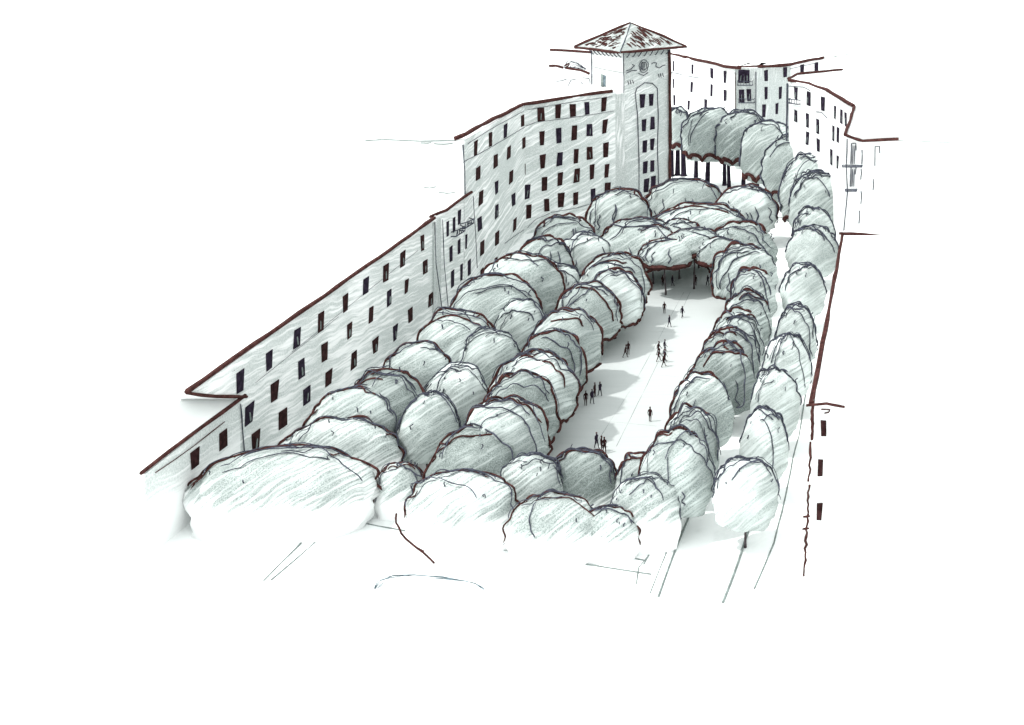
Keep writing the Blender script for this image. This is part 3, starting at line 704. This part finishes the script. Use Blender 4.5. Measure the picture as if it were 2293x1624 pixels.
    for st__ in range(stems):
        tb = MB(); zt_ = cr.c.z - cr.dn*.4
        lean = Vector((rnd.uniform(-.3,.3), rnd.uniform(-.3,.3), 0)); b0 = Vector((cr.c.x, cr.c.y, 0)); q_ = tr
        if stems > 1: b0 = b0 + Vector(((st__-(stems-1)/2)*cr.R*.55+rnd.uniform(-.4,.4), rnd.uniform(-1,1), 0)); q_ = tr*rnd.uniform(.6,1.15)
        tb.tube([b0+Vector((0,0,-.05)), b0+Vector((0,0,.5)), b0+lean*.5+Vector((0,0,zt_*.5)), b0+lean+Vector((0,0,zt_+.4))], [q_*1.35, q_*1.05, q_*.9, q_*.75], 8)
        for k_ in range(4):
            a_ = k_*1.57+rnd.uniform(0,1); st_ = b0+lean*.8+Vector((0,0,zt_*.8))
            tb.tube([st_, st_+Vector((math.cos(a_)*cr.R*.2, math.sin(a_)*cr.R*.15, cr.up*.35)), st_+Vector((math.cos(a_)*cr.R*.35, math.sin(a_)*cr.R*.25, cr.up*.7))], [q_*.5, q_*.35, q_*.15], 5)
        tb.build('trunk', M[tmat], t)
    return t
ORD = ['first','second','third','fourth','fifth','sixth','seventh','eighth','ninth','tenth','eleventh','twelfth','thirteenth','fourteenth']
random.seed(11)
# rows: (centre x, top y, width, height, crown centre z, tone, options)
rowA = [(630,998,445,7,2.6,'near',{}), (760,933,285,7,2.9,'near',{}), (792,868,225,9,4.2,'near',{}), (862,828,190,10,5,'near_dark',{}), (935,765,180,10,5,'near',{}),
        (1022,692,190,10,5,'near',{}), (1110,615,215,10.5,5,'near',{}), (1165,568,195,10.5,5,'far',{}), (1215,528,140,10.5,5,'far',{}), (1262,480,155,11,5.5,'far',{'ow':5}),
        (1385,424,150,11,5.5,'far',{'ow':5}), (1532,402,180,11,5.5,'far',{'ow':5}), (1668,413,145,11,5.5,'far_pale',{'ow':5})]
for i, (cx, ty, wd, h, zc, tone, kw) in enumerate(rowA):
    look = 'huge' if i == 0 else 'round'
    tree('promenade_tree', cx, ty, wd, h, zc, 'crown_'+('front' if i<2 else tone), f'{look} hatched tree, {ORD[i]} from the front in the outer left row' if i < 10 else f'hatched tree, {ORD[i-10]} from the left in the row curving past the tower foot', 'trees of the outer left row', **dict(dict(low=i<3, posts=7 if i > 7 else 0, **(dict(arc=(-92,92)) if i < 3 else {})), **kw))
rowB = [(1062,952,225,8,3.8,'near_dark',{}), (1122,890,225,9.5,4.5,'near',{}), (1160,832,185,9.5,4.5,'near_dark',{}), (1195,785,205,9.5,4.5,'near',{}), (1232,742,160,9.5,4.5,'near_dark',{}),
        (1265,690,165,9.5,4.5,'near',{}), (1315,632,150,9.5,4.5,'near',{}), (1372,602,140,9.5,4.5,'near_pale',{}), (1375,567,165,9.5,4.5,'near',{}), (1428,488,190,10,5,'far',{'scrib':4})]
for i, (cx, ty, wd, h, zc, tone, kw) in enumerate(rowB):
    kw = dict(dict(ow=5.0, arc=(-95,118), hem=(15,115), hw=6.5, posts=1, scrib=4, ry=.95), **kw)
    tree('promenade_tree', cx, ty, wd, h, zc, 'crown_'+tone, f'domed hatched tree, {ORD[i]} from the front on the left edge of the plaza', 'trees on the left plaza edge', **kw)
rowM = [(960,878,150,8.5,4,'near',{}), (1020,812,150,8.5,4,'near_pale',{}), (1095,735,150,8.5,4,'near',{}), (1165,672,130,8.5,4,'near',{}), (1250,590,120,8.5,4,'far_pale',{}), (1310,520,130,9,4,'far_pale',{})]
for i, (cx, ty, wd, h, zc, tone, kw) in enumerate(rowM):
    tree('promenade_tree', cx, ty, wd, h, zc, 'crown_'+tone, f'pale thin-lined tree, {ORD[i]} from the front, squeezed between the two left rows', 'pale trees between the left rows', oc='slate', ow=2.2, scrib=3, posts=3 if i > 3 else 0, **kw)
rowC = [(1515,960,170,9.5,4.5,'near',{}), (1545,905,130,9.5,4.5,'near',{}), (1572,835,145,9.5,4.5,'near',{}), (1618,765,150,9.5,4.5,'near_dark',{}), (1632,735,140,9.5,4.5,'near',{}),
        (1652,690,125,9.5,4.5,'near',{}), (1672,648,115,9.5,4.5,'near',{}), (1688,600,105,9.5,4.5,'near',{}), (1668,545,150,10,5,'far',{'scrib':5}), (1660,498,165,10.5,5,'far_dark',{'scrib':5})]
for i, (cx, ty, wd, h, zc, tone, kw) in enumerate(rowC):
    kw = dict(dict(ow=5.2, arc=(-118,35), scrib=6, posts=2, hem=(-110,-30), hw=5), **kw)
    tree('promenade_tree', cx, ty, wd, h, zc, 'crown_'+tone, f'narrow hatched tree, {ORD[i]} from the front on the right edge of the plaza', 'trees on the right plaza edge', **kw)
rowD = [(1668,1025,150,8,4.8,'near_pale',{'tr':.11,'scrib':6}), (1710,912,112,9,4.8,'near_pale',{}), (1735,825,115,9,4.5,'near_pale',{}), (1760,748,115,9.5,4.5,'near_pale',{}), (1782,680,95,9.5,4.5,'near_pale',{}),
        (1797,590,105,9.5,5,'near_pale',{}), (1818,506,122,10,5,'far_pale',{}), (1822,465,95,10,5,'far_pale',{}), (1826,382,122,14,7,'far',{'ow':3.6})]
for i, (cx, ty, wd, h, zc, tone, kw) in enumerate(rowD):
    kw = dict(dict(oc='slate', ow=3.0, arc=(-85,85)), **kw)
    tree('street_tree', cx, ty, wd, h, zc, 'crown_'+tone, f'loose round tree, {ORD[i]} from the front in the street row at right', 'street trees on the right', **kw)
rowE = [(1038,1055,262,6.6,2.6,'near_pale',{'ow':3.6}), (900,1036,125,5,2,'near_pale',{'ow':3.4}), (1300,1006,170,6.2,2.7,'near_dark',{'ow':5}), (1185,1018,160,6.5,2.8,'near',{'ow':2.5,'oc':'slate'}),
        (1240,1103,225,5.6,2.1,'near_pale',{'ow':3.2}), (1445,1062,160,6.6,2.8,'near',{'ow':1.8,'oc':'slate','scrib':4}), (1362,1131,140,4.5,1.7,'near_pale',{'ow':3.2}), (1435,1015,120,6,2.7,'near',{'ow':5,'arc':(-95,10)})]
labE = ['big pale tree with a scalloped brown outline, centre of the foreground', 'small pale tree wedged between the two largest foreground crowns at left', 'dark hatched dome closing the near end of the plaza',
        'thinly outlined hatched tree just left of the dark dome at the near plaza end', 'pale tree with a wide low outline below the dark dome at the near plaza end', 'thin scribbled tree at the near right corner, beside the kerb lines',
        'smallest low arc of a crown at the front edge, right of centre', 'hatched tree with a thick left outline at the near right corner of the plaza']
for i, (cx, ty, wd, h, zc, tone, kw) in enumerate(rowE):
    tree('foreground_tree', cx, ty, wd, h, zc, 'crown_front'+('_dark' if 'dark' in tone else ''), labE[i], 'trees in the foreground', **dict(dict(low=True, arc=(-95,95)), **kw))
# far end of the plaza: low crowns on slender trunks
rowG = [(1490,534,125,8.8,6.4,'far',{'dn':1.5}), (1552,510,135,9.8,7.5,'far_dark',{'dn':1.5}), (1615,532,115,9.0,6.5,'far',{'dn':1.5}), (1462,505,110,9.5,6,'far_pale',{}), (1565,455,215,11,6.5,'far',{'ow':4.5}), (1520,490,110,10,6,'far_pale',{})]
labG = ['left one of three small trees on slender trunks closing the far plaza end', 'middle one of three small trees on slender trunks closing the far plaza end', 'right one of three small trees on slender trunks closing the far plaza end',
        'pale tree behind the far left corner of the plaza', 'widest tree behind the far end of the plaza', 'pale tree standing behind the small trees at the far plaza end']
for i, (cx, ty, wd, h, zc, tone, kw) in enumerate(rowG):
    kw = dict(dict(ow=3.6, scrib=4, tr=.14, posts=2), **(dict(hem=(-95,95), hw=11) if i < 3 else {}), **kw)
    t = tree('plaza_end_tree', cx, ty, wd, h, zc, 'crown_'+tone, labG[i], 'trees at the far plaza end', **kw)
# tall clump before the back houses, on dark trunks
rowF = [(1516,240,60,17,11.5,'far_pale',{'oc':'slate'}), (1588,243,128,18.5,12,'far',{}), (1662,247,125,18.5,11.8,'far_dark',{}), (1722,272,130,18,11,'far',{}), (1775,302,145,17,10,'far',{}), (1808,345,130,15.5,8,'far',{})]
labF = ['half-hidden pale tree touching the tower edge', 'tall round tree on a dark trunk, second from the tower', 'tall dark round tree in front of the grey balcony bay',
        'tall tree in the clump, below the left corner of the curved block', 'broad tree in front of the curved block windows', 'lowest tree of the tall clump, in front of the curved block right part']
for i, (cx, ty, wd, h, zc, tone, kw) in enumerate(rowF):
    kw = dict(dict(oc='slate', ow=3.4, scrib=3, hooks=1, tr=.72, stems=3, tmat='shutter2', arc=(-120,95), hem=(-75,75), hw=9), **kw)
    tree('tall_tree', cx, ty, wd, h, zc, 'crown_'+tone, labF[i], 'tall trees before the back houses', **kw)

# ------------------------------------------------------------------ people
def person_mesh(kind, seed):
    rnd = random.Random(seed)
    Vv = []; Ee = []; Rr = []
    def add(p, r_, par=None):
        Vv.append(p); Rr.append(r_); 
        if par is not None: Ee.append((par, len(Vv)-1))
        return len(Vv)-1
    st_ = {'stand': .04, 'walk': .26, 'stride': .34}[kind]; bend = .0 if kind != 'stride' else .12
    pel = add((0,0,.95), .15); wst = add((0,-bend*.3,1.12), .13, pel); ch = add((0,-bend*.8,1.34), .17, wst); nk = add((0,-bend-.01,1.50), .065, ch)
    hd = add((0,-bend-.03,1.60), .095, nk); hd2 = add((0,-bend-.03,1.69), .085, hd); add((0,-bend-.12,1.61), .02, hd)
    for s in (-1, 1):
        hp = add((.09*s,0,.88), .105, pel); kn = add((.10*s,-st_*.45*s-.03,.50), .065, hp); an = add((.10*s,-st_*s*.9,.09), .045, kn); add((.11*s,-st_*s*.9-.17,.04), .035, an)
        sh = add((.18*s,-bend*.9,1.40), .075, ch); el_ = add((.25*s,-bend+.05+st_*.3*s,1.14), .048, sh); wr = add((.25*s,-bend-.05+st_*.7*s,.90), .032, el_); hn = add((.25*s,-bend-.06+st_*.75*s,.83), .036, wr)
        for f in range(4): 
            k1 = add((.25*s+(f-1.5)*.006,-bend-.09+st_*.78*s+f*.022,.765-.006*(f in (1,2))), .010, hn); add((.24*s,-bend-.085+st_*.78*s+f*.022,.735-.008*(f in (1,2))), .009, k1)
        add((.235*s,-bend-.12+st_*.76*s,.80), .011, hn)
    me = bpy.data.meshes.new('body'); me.from_pydata(Vv, Ee, [])
    o = bpy.data.objects.new('body', me); col.objects.link(o)
    md_ = o.modifiers.new('skin', 'SKIN'); 
    for i, sv in enumerate(me.skin_vertices[0].data if me.skin_vertices else []): pass
    if not me.skin_vertices:
        bpy.context.view_layer.update()
    bm = bmesh.new(); bm.from_mesh(me); lay = bm.verts.layers.skin.verify(); bm.verts.ensure_lookup_table()
    for i, vv in enumerate(bm.verts): vv[lay].radius = (Rr[i], Rr[i]); vv[lay].use_root = (i == 0)
    bm.to_mesh(me); bm.free()
    sb_ = o.modifiers.new('sub', 'SUBSURF'); sb_.levels = 1
    dg = bpy.context.evaluated_depsgraph_get(); dg.update(); me2 = bpy.data.meshes.new_from_object(o.evaluated_get(dg))
    bpy.data.objects.remove(o); me2.name = 'body'; me2.materials.clear(); me2.polygons.foreach_set('use_smooth', [True]*len(me2.polygons))
    return me2, bend
PM = {}
for k in ('stand','walk','stride'):
    me2, bend = person_mesh(k, 1); me2.materials.append(M['shutter2' if k == 'walk' else 'shutter']); PM[k] = (me2, bend)
hair = bpy.data.meshes.new('hair'); bm = bmesh.new(); bmesh.ops.create_uvsphere(bm, u_segments=10, v_segments=7, radius=.105)
for vv in bm.verts: vv.co.z = max(vv.co.z, -.03 if vv.co.y > 0 else .02)*1.0; vv.co.y *= 1.1
bm.to_mesh(hair); bm.free(); hair.materials.append(M['brown'])
PPL = [(1487,702,'stand',.2,'person standing at the left of three near the far end of the plaza'), (1527,712,'walk',2.6,'person in a long coat at the right of three near the far plaza end'), (1498,733,'walk',1.2,'nearest of three people near the far end of the plaza'),
 (1399,801,'stride',1.5,'shorter figure of a pair beside the left tree row, mid plaza'), (1406,794,'stand',.5,'taller figure of a pair beside the left tree row, mid plaza'),
 (1473,794,'stride',2.2,'person leaning left in the group in the middle of the plaza'), (1488,789,'walk',2.0,'farthest right person of the group in the middle of the plaza'), (1474,810,'stride',1.9,'person at the left front of the group mid plaza'), (1488,812,'walk',2.4,'person between the others in the group mid plaza'), (1485,822,'stride',2.0,'nearest person of the group in the middle of the plaza'),
 (1311,908,'stand',.3,'leftmost of four people in the shade of the left tree row'), (1325,904,'walk',.8,'second from left of four people in the shade of the left row'), (1331,889,'stand',1.4,'third from left of four people in the shade of the left row'), (1343,887,'walk',4.0,'rightmost of four people in the shade of the left row'),
 (1455,945,'stand',3.0,'lone person by the right tree row near the front of the plaza'),
 (1335,1004,'walk',1.0,'tall figure of three at the very front of the plaza'), (1346,1012,'stand',2.0,'middle figure of three at the very front of the plaza'), (1353,1016,'stride',3.6,'right figure of three at the very front of the plaza'),
 (1483,640,'stand',1,'leftmost person under the small trees at the far plaza end'), (1505,641,'walk',2,'second person from the left under the small far trees'), (1557,640,'stand',3,'third person from the left under the small far trees'), (1584,640,'walk',4,'rightmost person under the small trees at the far plaza end'),
 (1635,952,'stride',2,'right person of a pair on the pavement between the right rows'), (1618,948,'stand',1,'left person of a pair on the pavement between the right rows'),
 (738,1190,'stand',.4,'lone person on the open ground in the left foreground'), (804,1128,'stand',2.2,'person by the right side of the huge left foreground tree')]
for x, y, kind, rz, lab in PPL:
    t = thing('person', G(x, y), lab, 'person', 'people on the promenade'); t.rotation_euler = (0,0,rz)
    me2, bend = PM[kind]; o = bpy.data.objects.new('body', me2); col.objects.link(o); o.parent = t
    h_ = bpy.data.objects.new('hair', hair); col.objects.link(h_); h_.parent = t; h_.location = (0, -bend-.01, 1.70)

# ------------------------------------------------------------------ bollards along the kerb
bol = [(1600,984),(1589,1010),(1580,1034),(1566,1072),(1553,1100),(1496,1192),(1490,1216)]
pm = None
for i, (x, y) in enumerate(bol):
    t = thing('bollard', G(x, y), f'small dark bollard, {ORD[i]} from the back along the pencilled kerb', 'bollard', 'bollards along the kerb')
    if pm is None:
        mb = MB(); mb.tube([(0,0,0),(0,0,.1),(0,0,.75),(0,0,.85)], [.16,.11,.10,.08], 8)
        p = mesh_obj('post', mb.v, mb.f, M['brown'], t); 
        mb = MB(); mb.tube([(0,0,.84),(0,0,.90),(0,0,.98),(0,0,1.02)], [.09,.14,.12,.04], 8); q = mesh_obj('cap', mb.v, mb.f, M['brown'], t); pm = (p.data, q.data)
    else:
        for nme, d_ in (('post', pm[0]), ('cap', pm[1])):
            o = bpy.data.objects.new(nme, d_); col.objects.link(o); o.parent = t
# ------------------------------------------------------------------ loose foreground lines: garden edging and a curved kerb
mb = MB(); mb.path([P(x,y,60.6*K) for x,y in ((888,1148),(884,1170),(896,1195),(918,1218),(945,1236),(976,1259))], .09, .8); mb.path([P(x,y,60.6*K) for x,y in ((905,1202),(925,1222),(950,1234))], .05, .8)
tag(mb.build('bare_branch', M['brown']), 'curved bare brown branch reaching the ground left of the centre foreground tree', 'branch')
mb = MB()
for dy in (0, 3, 6):
    mb.path(gl((838,1320-dy),(850,1302-dy),(880,1293-dy),(925,1287+dy*.5),(990,1293+dy*.4),(1045,1302),(1066,1309),(1084,1320)), .045, 1.5)
for k in range(4): mb.stroke(G(838+k*4,1322-k*2), G(850+k*5,1306-k*2), .03)
tag(mb.build('curved_basin_rim', M['bluegrey']), 'thin blue-grey curved basin rim, lowest thing in the foreground', 'basin rim')
